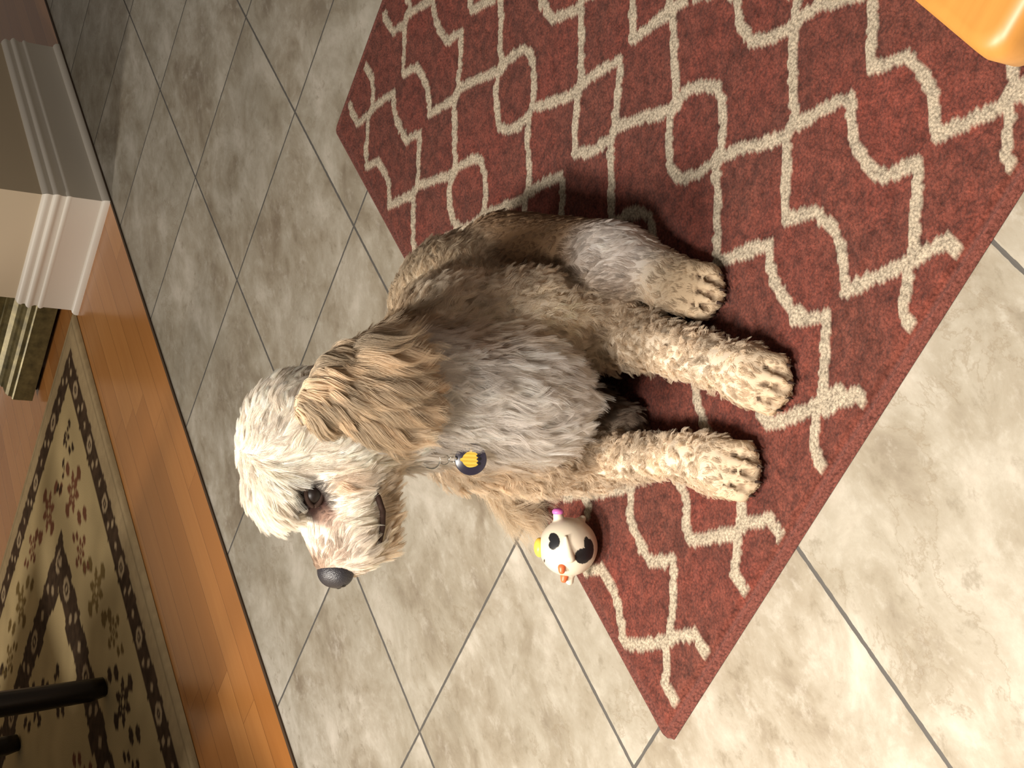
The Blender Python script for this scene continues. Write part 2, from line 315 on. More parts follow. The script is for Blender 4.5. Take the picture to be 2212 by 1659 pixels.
# ------------------------------------------------------------------ patterned dining rug
DX1, DY1 = -1.95 * T, 1.38 * T
DX0, DY0 = DX1 - 1.75, DY1 - 2.6
def blob(u, v, cu, cv, ru, rv): return ((u - cu) / ru) ** 2 + ((v - cv) / rv) ** 2 < 1
def floral(l, d, per, w):
    """motifs along a dark band: l along, d from -1 to 1 across"""
    k = np.floor(l / per).astype(int); t = l / per - k - 0.5; a = (k % 3)
    r = np.hypot(t / 0.34, d / 0.62)
    m1 = (r < 1) & (r > 0.5) | (r < 0.22)
    star = (np.abs(t) * 2.6 + np.abs(d) ** 0.8) < 0.42
    m2 = (np.hypot((t - .12) / 0.12, (d - .35) / 0.3) < 1) | (np.hypot((t + .2) / 0.12, (d + .4) / 0.28) < 1)
    return np.where(a == 0, m1, np.where(a == 1, star, m2))
def drug_col(X, Y):
    ex = np.minimum(DX1 - X, X - DX0); ey = np.minimum(DY1 - Y, Y - DY0)
    d = np.minimum(ex, ey); l = np.where(ex < ey, Y - DY0, X - DX0) + 3.0
    n = vnoise(X, Y, 0.012, 31); n2 = vnoise(X, Y, 0.05, 32); dd = d + 0.004 * (n - .5)
    beige = lin(170, 148, 112) * (0.9 + 0.2 * n)[..., None]; dark = lin(70, 54, 40) * (0.7 + 0.7 * n)[..., None]
    cream = lin(186, 164, 120) * (0.88 + 0.22 * n2)[..., None]; lite = lin(172, 150, 118) * np.ones(X.shape + (1,))
    olive = lin(120, 98, 58) * np.ones(X.shape + (1,)); red = lin(118, 76, 54) * np.ones(X.shape + (1,))
    c = beige.copy()
    c = np.where(((d > 0.018) & (d < 0.022))[..., None], beige * 0.7, c)
    b1 = (dd > 0.060) & (dd < 0.119); c = np.where(b1[..., None], dark, c)
    f1 = floral(l, (d - 0.0895) / 0.030, 0.062, 1); c = np.where((b1 & f1)[..., None], lite, c)
    fld = dd >= 0.119; c = np.where(fld[..., None], cream, c)
    # flower sprays in the pale band and the centre
    for (cen, half, per, sc, off) in ((0.235, 0.10, 0.30, 1.0, 0.0), (0.235, 0.10, 0.30, 0.62, 0.5), (0.56, 0.10, 0.33, 0.9, 0.3), (0.72, 0.1, 0.33, 0.7, 0.8)):
        k = np.floor(l / per + off); t = (l / per + off - k - 0.5) * per; u = (d - cen) + 0.035 * np.where(k % 2 == 0, 1, -1) * (sc < 1)
        th = np.arctan2(t, u); r = np.hypot(t, u) / sc
        pet = r < 0.036 + 0.012 * np.cos(6 * th)
        hole = (r < 0.008) | ((r < 0.020) & (r > 0.016))
        colr = np.where((k % 3 == 0)[..., None], dark, np.where((k % 3 == 1)[..., None], olive, red))
        c = np.where((pet & ~hole & fld)[..., None], colr, c)
        for (a_, b_) in ((.055, .0), (-.055, .0), (.0, .060), (.034, .080), (-.034, -.085), (0, -.066)):
            leaf = ((u - a_ * sc) / (.010 * sc + .002)) ** 2 + ((t - b_ * 1.25 * sc) / (.018 * sc + .002)) ** 2 < 1
            c = np.where((leaf & fld & (np.abs(u) < 0.105))[..., None], colr * 0.9, c)
    ed = 0.350 + 0.006 * np.sign(np.sin(l * 2 * np.pi / 0.11)) * (np.sin(l * 2 * np.pi / 0.11) > 0.6)
    b2 = (dd > ed) & (dd < 0.440 + 0.012 * (np.abs(np.sin(l * 2 * np.pi / 0.30)) > 0.86)); c = np.where(b2[..., None], dark * 0.95, c)
    f2 = floral(l + 0.03, (d - 0.395) / 0.040, 0.085, 1); c = np.where((b2 & f2)[..., None], lite * 0.9, c)
    return c
M = NT('woven_wool', rough=0.95, spec=0.08)
at = M.n('ShaderNodeAttribute', attribute_name='col'); M.base(at.outputs['Color'])
M.bump(M.noise(M.coord((1, 1, 1)), 300, 2).outputs[0], 0.4, 0.002)
def drug_z(X, Y):
    e = np.minimum(np.minimum(DX1 - X, X - DX0), np.minimum(DY1 - Y, Y - DY0))
    return 0.003 + 0.007 * np.clip(e / 0.006, 0, 1)
dr = grid_obj('dining_rug', DX0, DX1, DY0, DY1, 0.0050, drug_z, drug_col, M.m)
tag(dr, 'beige rug with dark floral border bands on the wood floor', 'rug')

# ------------------------------------------------------------------ far dining wall and gilt sideboard
wb = box('wall_back', -3.6, wx0, 0.905, 1.0, 0.0, 2.44, WALL); tag(wb, kind='structure')
skirting('baseboard_far', [(-3.6, 0.905, 0, -1), (-0.99 + 0.02, 0.905, 0, -1)])
M = NT('antique_gilt', rough=0.38, spec=0.5, Metallic=0.35)
nz = M.noise(M.coord(), 40, 5, 0.6)
M.base(M.ramp(nz.outputs[0], [(0.3, srgb(78, 70, 44)), (0.6, srgb(118, 106, 68)), (0.8, srgb(150, 136, 88))]))
GILT = M.m
M = NT('black_lacquer', rough=0.35, spec=0.5, color=srgb(22, 18, 16)); BLACK = M.m
sb = empty('sideboard', (-0.80, 0.70, 0.003))
tag(sb, 'gold green carved cabinet with a flat plinth beside the white wall end', 'cabinet')
def rrect(x0, x1, y0, y1, z): return [(x0, y0, z), (x1, y0, z), (x1, y1, z), (x0, y1, z)]
sx0, sx1, sy0, sy1 = -0.185, 0.135, -0.15, 0.185
pf = [(0, .010), (0, .012), (0, .056), (.002, .059), (.005, .060), (.006, .068), (.010, .075), (.016, .079), (.020, .081), (.021, .086), (.028, .092), (.034, .102), (.036, .112), (.036, .118), (.040, .120)]
loft('plinth', [rrect(sx0 + a, sx1 - a, sy0 + a, sy1, z) for a, z in pf], GILT, sb, smooth=False)
box('carcass', sx0 + .042, sx1 - .042, sy0 + .042, sy1, .118, .88, GILT, sb, .004)
box('top_board', sx0 + .01, sx1 - .01, sy0 + .01, sy1, .88, .91, GILT, sb, .006)
for x_ in (sx0 + .02, sx1 - .06):
    for y_ in (sy0 + .02, sy1 - .06): box('foot', x_, x_ + .04, y_, y_ + .04, 0.0, .0105, BLACK, sb)
for k_, (cx_, sg) in enumerate(((-0.085, 1), (0.035, -1))):
    pts = []; 
    for i in range(60):
        t = i / 59; a = t * 4.2 * math.pi; r = 0.006 + 0.046 * t
        pts.append((cx_ + sg * r * math.cos(a), sy0 + .040, .205 + r * math.sin(a) * 1.1))
    tube('scroll', pts, [0.004 + 0.007 * math.sin(math.pi * i / 59) for i in range(60)], GILT, sb, 8)

# ------------------------------------------------------------------ black dining chairs
def dining_chair(loc, rot, label, group=None):
    """origin = foot of one front leg; seat goes to -x, -y"""
    c = empty('dining_chair', loc, (0, 0, rot)); tag(c, label, 'chair', group)
    for i, (x_, y_) in enumerate(((0, 0), (0, -.43), (-.42, 0), (-.42, -.43))):
        sx = -1 if x_ == 0 else 1; sy = -1 if y_ == 0 else 1
        pts = [(x_, y_, 0.001), (x_ + sx * .006, y_ + sy * .004, .03), (x_ + sx * .016, y_ + sy * .012, .12), (x_ + sx * .030, y_ + sy * .026, .28), (x_ + sx * .038, y_ + sy * .034, .44)]
        tube('leg', pts, [.019, .0225, .024, .026, .027], BLACK, c, 10)
    box('seat', -.43, .01, -.44, .01, .44, .475, BLACK, c, .012)
    for y_ in (-.40, -.03): tube('back_post', [(-.015, y_, .47), (.02, y_, .70), (.07, y_, .95)], [.018, .017, .015], BLACK, c, 10)
    for z_ in (.60, .74, .88): box('back_slat', -.02 + (z_ - .47) * .18, -.005 + (z_ - .47) * .18, -.40, -.03, z_, z_ + .05, BLACK, c, .004)
    return c
dining_chair((-0.945, -0.395, 0.0108), 0.0, 'black dining chair standing nearest the wood strip, rounded foot on the patterned rug', 'dining chairs')
dining_chair((-1.530, -0.04, 0.0108), 0.12, 'black dining chair farther left on the patterned rug, only a leg end showing', 'dining chairs')

tbl = empty('added_dining_table', (-1.93, -1.41, 0.0108)); tag(tbl, 'unseen black pedestal dining table added to shade the patterned rug', 'table')  # out of view; added so its shadow darkens the rug
box('table_top', -.52, .52, -.90, .90, .715, .745, BLACK, tbl, .008)
tube('pedestal', [(0, 0, .06), (0, 0, .12), (0, 0, .40), (0, 0, .66), (0, 0, .715)], [.09, .06, .045, .06, .12], BLACK, tbl, 20)
loft('base_plate', [[(r_ * math.cos(2 * math.pi * i / 40), r_ * math.sin(2 * math.pi * i / 40), z_) for i in range(40)] for r_, z_ in ((.30, 0), (.31, .008), (.30, .022), (.10, .062))], BLACK, tbl)

# ------------------------------------------------------------------ honey wood stool
M = NT('honey_maple', rough=0.42, spec=0.5)
gr = M.noise(M.coord((3, 40, 40)), 1.0, 5, 0.6, 0.8)
M.base(M.ramp(gr.outputs[0], [(0.3, srgb(156, 104, 44)), (0.7, srgb(176, 124, 58))])); HONEY = M.m
st = empty('wooden_stool', (1.4305, -1.8035, 0.0))
tag(st, 'honey coloured wooden stool with rounded seat corner above the red rug', 'stool')
bm = box('seat', -.200, .200, -.200, .200, .426, .450, HONEY, st, .009, 5)
rr = []
def rounded(x0, x1, y0, y1, r, z, n=8):
    out = []
    for cx_, cy_, a0 in ((x1 - r, y0 + r, -90), (x1 - r, y1 - r, 0), (x0 + r, y1 - r, 90), (x0 + r, y0 + r, 180)):
        for i in range(n + 1):
            a = math.radians(a0 + 90 * i / n); out.append((cx_ + r * math.cos(a), cy_ + r * math.sin(a), z))
    return out
bpy.data.objects.remove(bm)
loft('seat', [rounded(-.2 + e, .2 - e, -.2 + e, .2 - e, .014 - e * .5, z) for e, z in ((.010, .420), (.003, .4225), (.0, .428), (.0, .441), (.0012, .4455), (.004, .449), (.009, .450))], HONEY, st)
for sx, sy in ((1, 1), (1, -1), (-1, 1), (-1, -1)):
    tube('leg', [(sx * .105, sy * .105, .421), (sx * .135, sy * .135, .22), (sx * .162, sy * .162, .0125)], [.015, .019, .013], HONEY, st, 14)
for a, b in (((-.143, -.143), (.143, -.143)), ((-.143, .143), (.143, .143)), ((0, -.143), (0, .143))):
    tube('stretcher', [(*a, .16), ((a[0] + b[0]) / 2, (a[1] + b[1]) / 2, .16), (*b, .16)], [.008, .011, .008], HONEY, st, 10)

# ------------------------------------------------------------------ implicit surfaces -> one continuous mesh
def sdf_prim(p, P_):
    if p[0] == 'cap':
        a, b, ra, rb = np.array(p[1], float), np.array(p[2], float), p[3], p[4]
        ba = b - a; t = np.clip(((P_ - a) @ ba) / (ba @ ba), 0, 1)
        return np.linalg.norm(P_ - a - t[..., None] * ba, axis=-1) - (ra + (rb - ra) * t)
    c_, r_ = np.array(p[1], float), np.array(p[2], float)
    q = P_ - c_
    if len(p) > 3 and p[3] is not None: q = q @ np.array(p[3]).T      # rows = ellipsoid axes
    k0 = np.linalg.norm(q / r_, axis=-1); k1 = np.linalg.norm(q / (r_ * r_), axis=-1) + 1e-9
    return k0 * (k0 - 1) / k1
def sdf(prims, P_, k):
    s = np.zeros(P_.shape[:-1], np.float64)
    for p in prims: s += np.exp(-np.clip(sdf_prim(p, P_), -12 * k, 20 * k) / k)
    return -k * np.log(s + 1e-12)
def surface_net(F, lo, h):
    """dual mesh of the zero level of F (negative inside)"""
    ins = F < 0; nx, ny, nz_ = F.shape
    cs = [(i, j, k) for i in (0, 1) for j in (0, 1) for k in (0, 1)]
    cnt = sum(ins[i:nx - 1 + i, j:ny - 1 + j, k:nz_ - 1 + k].astype(int) for i, j, k in cs)
    act = (cnt > 0) & (cnt < 8)
    idx = -np.ones(act.shape, int); idx[act] = np.arange(act.sum())
    I = np.argwhere(act); acc = np.zeros((len(I), 3)); num = np.zeros(len(I))
    for a in cs:
        for b in cs:
            if sum(abs(a[t] - b[t]) for t in range(3)) != 1 or a > b: continue
            fa = F[I[:, 0] + a[0], I[:, 1] + a[1], I[:, 2] + a[2]]; fb = F[I[:, 0] + b[0], I[:, 1] + b[1], I[:, 2] + b[2]]
            m_ = (fa < 0) != (fb < 0); t = np.where(m_, fa / (fa - fb + 1e-20), 0)
            acc += m_[:, None] * (np.array(a) + t[:, None] * (np.array(b) - np.array(a))); num += m_
    v = (I + acc / num[:, None]) * h + lo
    fs = []
    for ax in range(3):
        sl0 = [slice(1, -1)] * 3; sl1 = [slice(1, -1)] * 3; sl0[ax] = slice(0, -1); sl1[ax] = slice(1, None)
        A_, B_ = ins[tuple(sl0)], ins[tuple(sl1)]
        E = np.argwhere(A_ != B_)
        if not len(E): continue
        flip = A_[tuple(E.T)]
        G = E.copy(); o1, o2 = [q for q in range(3) if q != ax]
        G[:, o1] += 1; G[:, o2] += 1
        def cellid(d1, d2):
            q = G.copy(); q[:, o1] -= d1; q[:, o2] -= d2; return idx[tuple(q.T)]
        quad = np.stack([cellid(1, 1), cellid(0, 1), cellid(0, 0), cellid(1, 0)], -1)
        if ax == 1: flip = ~flip
        quad[~flip] = quad[~flip][:, ::-1]
        fs.append(quad)
    return v, np.vstack(fs)
def sdf_mesh(name, prims, h, k, mat, parent=None, pad=1.5, zmin=None, scale=0.01, relax=2, carve=()):
    lo = np.full(3, 1e9); hi = -lo
    for p in prims:
        pts = [np.array(p[1]) - p[3], np.array(p[1]) + p[3], np.array(p[2]) - p[4], np.array(p[2]) + p[4]] if p[0] == 'cap' else [np.array(p[1]) - max(p[2]), np.array(p[1]) + max(p[2])]
        for q in pts: lo = np.minimum(lo, q); hi = np.maximum(hi, q)
    lo -= pad; hi += pad
    n = np.ceil((hi - lo) / h).astype(int) + 1
    ax = [lo[i] + h * np.arange(n[i]) for i in range(3)]
    F = np.empty(n)
    YY, ZZ = np.meshgrid(ax[1], ax[2], indexing='ij')
    for i in range(n[0]):
        F[i] = sdf(prims, np.stack([np.full(YY.shape, ax[0][i]), YY, ZZ], -1), k)
        for cv in carve: F[i] = np.maximum(F[i], -sdf_prim(cv, np.stack([np.full(YY.shape, ax[0][i]), YY, ZZ], -1)))
        if zmin is not None: F[i] = np.maximum(F[i], zmin - ZZ)
    v, f = surface_net(F, lo, h)
    for _ in range(relax):                                   # soft relax
        s = np.zeros_like(v); c_ = np.zeros(len(v))
        for a in range(4):
            b = (a + 1) % 4
            np.add.at(s, f[:, a], v[f[:, b]]); np.add.at(c_, f[:, a], 1); np.add.at(s, f[:, b], v[f[:, a]]); np.add.at(c_, f[:, b], 1)
        v = 0.5 * v + 0.5 * s / np.maximum(c_, 1)[:, None]
    me = np_mesh(name, v * scale, f)
    o = bpy.data.objects.new(name, me); COL.objects.link(o)
    if mat: me.materials.append(mat)
    if parent: o.parent = parent
    return o, v, f
def set_col(o, c):
    a = o.data.color_attributes.new('col', 'FLOAT_COLOR', 'POINT'); c4 = np.ones((len(c), 4), np.float32); c4[:, :3] = c
    a.data.foreach_set('color', c4.ravel())

# ------------------------------------------------------------------ the dog: frame (cm): u to its left-hand side of the view, v away, z up
DA = math.radians(38.5)
dog = empty('dog', (0.70, -1.50, 0.0105), (0, 0, DA))
tag(dog, 'cream and tan curly dog lying on the red rug with head turned', 'dog')

HC = np.array([-7.8, 9.0, 38.5])
HF = np.array([-0.98012, -0.19559, -0.03321]); HL = np.array([0.18309, -0.95624, 0.22821]); HU = np.array([-0.07639, 0.21759, 0.97305])
def H(x, y, z): return HC + HF * x + HL * y + HU * z
HA = [HF, HL, HU]
def Ed(c, r, axes=None): return ('ell', tuple(c), tuple(r), axes)
def Cp(a, b, ra, rb): return ('cap', tuple(a), tuple(b), ra, rb)
# name: prim, flow, hair length, lift, curl, colour
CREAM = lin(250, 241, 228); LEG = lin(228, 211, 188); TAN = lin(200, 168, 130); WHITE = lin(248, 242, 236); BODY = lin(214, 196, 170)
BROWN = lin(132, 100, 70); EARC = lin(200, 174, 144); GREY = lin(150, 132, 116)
DN = (0, 0, -1)
P_ = []
def add(prim, flow, ln, lift, curl, col): P_.append((prim, np.array(flow, float) / np.linalg.norm(flow), ln, lift, curl, col))
# trunk
add(Ed((-2.2, 11.5, 17.5), (6.6, 6.4, 8.6)), (0, -.35, -1), 2.6, .35, .35, WHITE)                 # chest
add(Cp((-2.8, 9.5, 27), (-2.5, 9.5, 19), 5.2, 5.4), (0, -.3, -1), 2.4, .35, .3, WHITE)          # fore chest
add(Cp((4.0, 16, 21), (5.2, 14, 13.5), 4.8, 4.7), (.3, .1, -1), 1.8, .35, .6, BODY)               # left shoulder
add(Cp((-7.2, 13, 20), (-7.9, 14, 12), 3.7, 3.2), (-.2, -.1, -1), 1.5, .35, .5, LEG)             # right shoulder
add(Ed((4.0, 21, 16.5), (6.6, 7.5, 7.8)), (.5, .8, -.5), 1.5, .25, .35, BODY)                        # withers
add(Ed((7.5, 28, 12.6), (7.5, 9.0, 8.0)), (.5, .7, -.4), 1.2, .2, .3, BODY)                          # ribs and back
add(Ed((8.5, 34, 9.6), (7.8, 7.6, 8.0)), (.6, .3, -.6), 1.4, .25, .4, BODY)                       # rump
add(Ed((10.5, 24, 7.5), (6.0, 9.0, 7.0)), (.6, -.5, -.5), .35, .15, .1, BROWN)                     # smooth flank: short brown fur, darkened for its shade
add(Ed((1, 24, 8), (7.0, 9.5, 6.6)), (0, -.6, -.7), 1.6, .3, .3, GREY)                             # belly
# hind legs
add(Cp((12.5, 27, 8.5), (12.0, 11.5, 5.8), 5.8, 4.2), (.2, -.8, -.3), .9, .25, .2, lin(150, 122, 94))          # left thigh to knee
add(Cp((13.2, 13, 3.4), (10.8, 6.5, 2.9), 3.0, 2.5), (0, -1, -.1), .7, .2, .2, LEG)
add(Ed((10.0, 5.2, 2.4), (2.5, 2.9, 2.0)), (0, -1, -.2), .6, .2, .2, LEG)                          # left hind paw
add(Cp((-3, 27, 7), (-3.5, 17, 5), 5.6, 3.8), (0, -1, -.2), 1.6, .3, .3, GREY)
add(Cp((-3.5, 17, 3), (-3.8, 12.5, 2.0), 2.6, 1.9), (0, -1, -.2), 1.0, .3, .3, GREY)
# tail
add(Cp((4, 41, 7), (-6, 40, 4), 2.6, 2.0), (-1, -.1, -.2), 2.5, .3, .3, TAN)
add(Cp((-6, 40, 4), (-13.6, 32.0, 2.4), 2.0, 1.2), (-.5, -1, -.1), 4.4, .25, .25, lin(232, 214, 188))
# fore legs
add(Cp((5.6, 13.5, 13), (5.8, 13.2, 6.0), 4.5, 3.9), (.1, -.6, -.8), 1.5, .4, .9, LEG)
add(Cp((5.6, 13, 4.6), (2.6, -1, 3.2), 3.2, 1.85), (-.2, -1, -.25), 1.25, .45, 1.0, LEG)
add(Cp((2.6, -1, 3.1), (1.4, -6.2, 2.4), 1.95, 2.0), (-.2, -1, -.2), 1.1, .4, .9, LEG)
add(Ed((1.3, -5.8, 2.1), (2.35, 2.7, 1.8)), (-.1, -1, -.3), .8, .28, .6, LEG)                         # left fore paw
add(Cp((-7.8, 13.5, 12), (-7.7, 13.8, 4.8), 3.2, 2.7), (-.1, -.5, -.8), 1.3, .4, .8, LEG)
add(Cp((-7.6, 13.8, 4.2), (-6.6, 1.0, 3.0), 2.4, 1.6), (.1, -1, -.25), 1.2, .45, 1.0, LEG)
add(Cp((-6.6, 1.0, 2.9), (-7.1, -2.2, 2.4), 1.7, 1.9), (0, -1, -.2), 1.1, .4, .9, LEG)
add(Ed((-7.2, -2.2, 2.1), (2.35, 2.6, 1.8)), (-.1, -1, -.3), .8, .28, .6, LEG)                        # right fore paw
# toes: (paw centre, ground direction)
def toes(c, d, spread, r):
    c = np.array(c, float); d = np.array(d, float) / np.linalg.norm(d); s = np.array([d[1], -d[0], 0]); out = []
    for i, o_ in enumerate((-1.5, -.5, .5, 1.5)):
        f_ = 3.5 if abs(o_) < 1 else 2.6
        a = c + s * o_ * 1.15 + d * .8; b = c + s * o_ * spread + d * f_; b[2] = 1.25; a[2] = 2.3
        add(Cp(a, b, r * 1.05, r), d, .40, .10, .1, LEG * np.array([.80, .74, .66])); out.append((b, d))
    return out
TOES = toes((1.0, -6.9, 1.9), (-.26, -1, 0), 1.38, .78) + toes((-7.4, -3.3, 1.9), (-.08, -1, 0), 1.38, .78) + toes((9.8, 3.7, 2.0), (-.25, -1, 0), 1.3, .8)
# neck and head
add(Cp(H(-4.0, 0, -4.5), (1.2, 16.0, 22), 3.9, 5.4), (.5, .2, -.9), 1.6, .25, .3, lin(186, 160, 128))
add(Cp(H(-1.5, 0, -5.5), (-2.8, 11.0, 25), 4.3, 5.0), (.1, -.3, -1), 2.2, .3, .3, WHITE)
add(Ed(H(-.8, 0, .2), (5.7, 4.9, 5.1), HA), -HF * .8 - HU * .3, 1.1, .2, .15, CREAM)                    # skull
add(Cp(H(1.0, 0, 1.7), H(4.2, 0, 2.5), 3.6, 2.3), HF * .7 + HU * .2, 1.2, .35, .15, CREAM)               # forehead
for s_ in (1, -1):
    add(Cp(H(3.6, 1.9 * s_, 2.6), H(5.3, 1.8 * s_, 2.3), 2.0, 1.5), HF * .75 + HL * .25 * s_ - HU * .55, 1.7, .3, .1, CREAM)      # brows
    add(Ed(H(1.8, 2.7 * s_, -3.2), (3.8, 2.6, 3.5), HA), -HU * .9 - HF * .35, 1.4, .25, .2, CREAM)            # cheeks
    add(Cp(H(5.2, 1.3 * s_, -3.6), H(9.6, 1.1 * s_, -4.5), 2.1, 1.55), -HU * .6 + HF * .1 - HF * .55, 1.1, .22, .1, CREAM)   # lips
add(Cp(H(4.2, 0, -2.0), H(9.9, 0, -2.7), 3.1, 2.0), -HF * 1.0 - HU * .35, .8, .18, .1, CREAM)                # muzzle
add(Cp(H(1.8, 0, -5.6), H(9.0, 0, -6.7), 2.5, 1.15), -HU * .7 - HF * .5, 1.4, .3, .2, lin(226, 208, 182))       # lower jaw
prims = [q[0] for q in P_]
GROOVE = []
for i in range(len(TOES) - 1):
    if i % 4 == 3: continue
    ma = (TOES[i][0] + TOES[i + 1][0]) / 2; d_ = TOES[i][1]
    GROOVE.append(Cp(ma + d_ * 1.1 + np.array([0, 0, .1]), ma - d_ * 2.0 + np.array([0, 0, 1.95]), .50, .06))
M = NT('dog_skin', rough=0.9, spec=0.1); at = M.n('ShaderNodeAttribute', attribute_name='col'); M.base(at.outputs['Color']); SKIN = M.m
KB = 0.55
body, bv, bf = sdf_mesh('body', prims, 0.34, KB, SKIN, dog, zmin=0.02, carve=GROOVE)

# colour patches (centre, radius, colour, strength)
EYE = H(5.15, 3.05, -.35)
SPOTS = [(H(5.3, 3.1, -.1), 1.75, lin(44, 33, 30), 1.0), (H(6.3, 2.6, -.9), 1.25, lin(66, 44, 40), .95), (H(6.9, 2.0, -2.0), 1.3, lin(206, 168, 146), .5),
         (H(5.6, -2.9, -.4), 1.15, lin(52, 38, 34), .95), (H(6.5, -2.3, -.9), .9, lin(96, 62, 54), .8),
         (H(11, 0, -1.2), 1.7, lin(96, 80, 66), .8), (H(9.8, 1.0, -2.6), 2.1, lin(176, 138, 108), .55), (H(9.8, -1.0, -2.6), 2.1, lin(176, 138, 108), .55),
         (H(4.0, 4, -2.6), 1.3, lin(226, 196, 164), .6), ((3.0, 9.5, 19), 2.6, lin(200, 170, 134), .6), ((1.8, 8, 23), 2.4, lin(196, 164, 128), .55),
         ((6, 24, 27), 5, lin(178, 154, 126), .4), ((1.0, 15.0, 31), 4, lin(170, 144, 114), .5), ((13, 34, 17), 5, lin(170, 150, 128), .6),
         ((-9, 12, 16), 3.5, lin(226, 204, 174), .5)]
LIPC = [H(4.2, 3.5, -5.6), H(4.8, 3.5, -5.9), H(5.6, 3.3, -6.1), H(6.5, 3.0, -6.3), H(7.4, 2.7, -6.35), H(8.3, 2.5, -6.3), H(9.2, 2.2, -6.2)]
SPOTS += [(q, .55 if i < 4 else .42, lin(60, 42, 36), .9) for i, q in enumerate(LIPC)]
SHORT = [(q, .8, .35) for q in LIPC[:5]]
SHORT += [(np.array(g_[1]) * .6 + np.array(g_[2]) * .4, .8, .35) for g_ in GROOVE]
SHORT += [((-8.2, 8.2, 21.8), 2.6, .3), ((-8.2, 7.6, 24.5), 1.2, .4), ((-8.2, 7.2, 26), 1.3, .4), ((13.0, 19, 9.5), 5.0, .22), ((13.5, 24, 8), 4.5, .3)]
SPOTS += [((13.0, 19, 9.5), 4.2, lin(120, 90, 62), .9), ((13.5, 25, 8), 4.5, lin(126, 96, 66), .8)]  # same flank: brown fur with the shade deepened in its colour
SPOTS += [((5.5, 11, 20), 4.6, lin(246, 234, 216), .9), ((8.0, 15, 22), 4.0, lin(238, 224, 204), .8), ((6.0, 10, 13), 4.0, lin(240, 228, 208), .8)]  # left shoulder lightened, highlights on its ridge put into the colour
SPOTS += [((13.6, 9.3, 6.8), 4.0, WHITE, .95), ((9.8, 3.0, 2.5), 3.2, lin(160, 138, 110), .8)]  # white knee fluff; hind paw darkened, its shade put into the colour
for g_ in GROOVE:
    ga, gb = np.array(g_[1]), np.array(g_[2])
    for t_ in (0, .3, .6): SPOTS.append((ga + (gb - ga) * t_, .46 - .16 * t_, lin(132, 108, 86), .85))  # crease shade between the toes, coloured into the coat
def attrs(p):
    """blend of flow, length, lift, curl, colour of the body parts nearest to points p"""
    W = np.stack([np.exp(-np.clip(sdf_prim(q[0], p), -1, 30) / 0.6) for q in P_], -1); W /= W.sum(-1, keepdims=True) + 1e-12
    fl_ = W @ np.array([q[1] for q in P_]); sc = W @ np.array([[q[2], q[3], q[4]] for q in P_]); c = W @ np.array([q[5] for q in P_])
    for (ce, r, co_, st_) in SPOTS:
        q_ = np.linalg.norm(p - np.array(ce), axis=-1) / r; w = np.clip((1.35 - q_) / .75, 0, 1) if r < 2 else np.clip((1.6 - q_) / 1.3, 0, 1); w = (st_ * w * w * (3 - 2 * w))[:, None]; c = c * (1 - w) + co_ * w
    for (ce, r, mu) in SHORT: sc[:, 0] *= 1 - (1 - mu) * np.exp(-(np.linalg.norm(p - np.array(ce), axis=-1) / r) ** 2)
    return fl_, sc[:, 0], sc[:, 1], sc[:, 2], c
set_col(body, attrs(bv)[4] * 0.8)

M = NT('dog_hair', rough=0.55, spec=0.35); at = M.n('ShaderNodeAttribute', attribute_name='col'); M.base(at.outputs['Color'])
tr = M.n('ShaderNodeBsdfTranslucent', {'Color': at.outputs['Color']}); mx = M.n('ShaderNodeMixShader', {0: 0.38, 1: M.b.outputs[0], 2: tr.outputs[0]})
M.link(mx.outputs[0], M.t.nodes['Material Output'].inputs[0]); HAIR = M.m

def normalize(a): return a / (np.linalg.norm(a, axis=-1, keepdims=True) + 1e-9)
def sample(v, f, n, r, weight=None):
    t = np.vstack([f[:, [0, 1, 2]], f[:, [0, 2, 3]]]); A_, B_, C_ = v[t[:, 0]], v[t[:, 1]], v[t[:, 2]]
    cr = np.cross(B_ - A_, C_ - A_); ar = np.linalg.norm(cr, axis=1)
    w = ar * (weight((A_ + B_ + C_) / 3) if weight else 1.0)
    i = r.choice(len(t), n, p=w / w.sum()); a, b = r.random(n), r.random(n); s = a + b > 1; a[s] = 1 - a[s]; b[s] = 1 - b[s]
    p = A_[i] + a[:, None] * (B_[i] - A_[i]) + b[:, None] * (C_[i] - A_[i]); return p, normalize(cr[i])
def kd_near(pts, q):
    k = KDTree(len(pts))
    for i, p in enumerate(pts): k.insert(p, i)
    k.balance(); return np.array([k.find(p)[1] for p in q])
LEN = .78
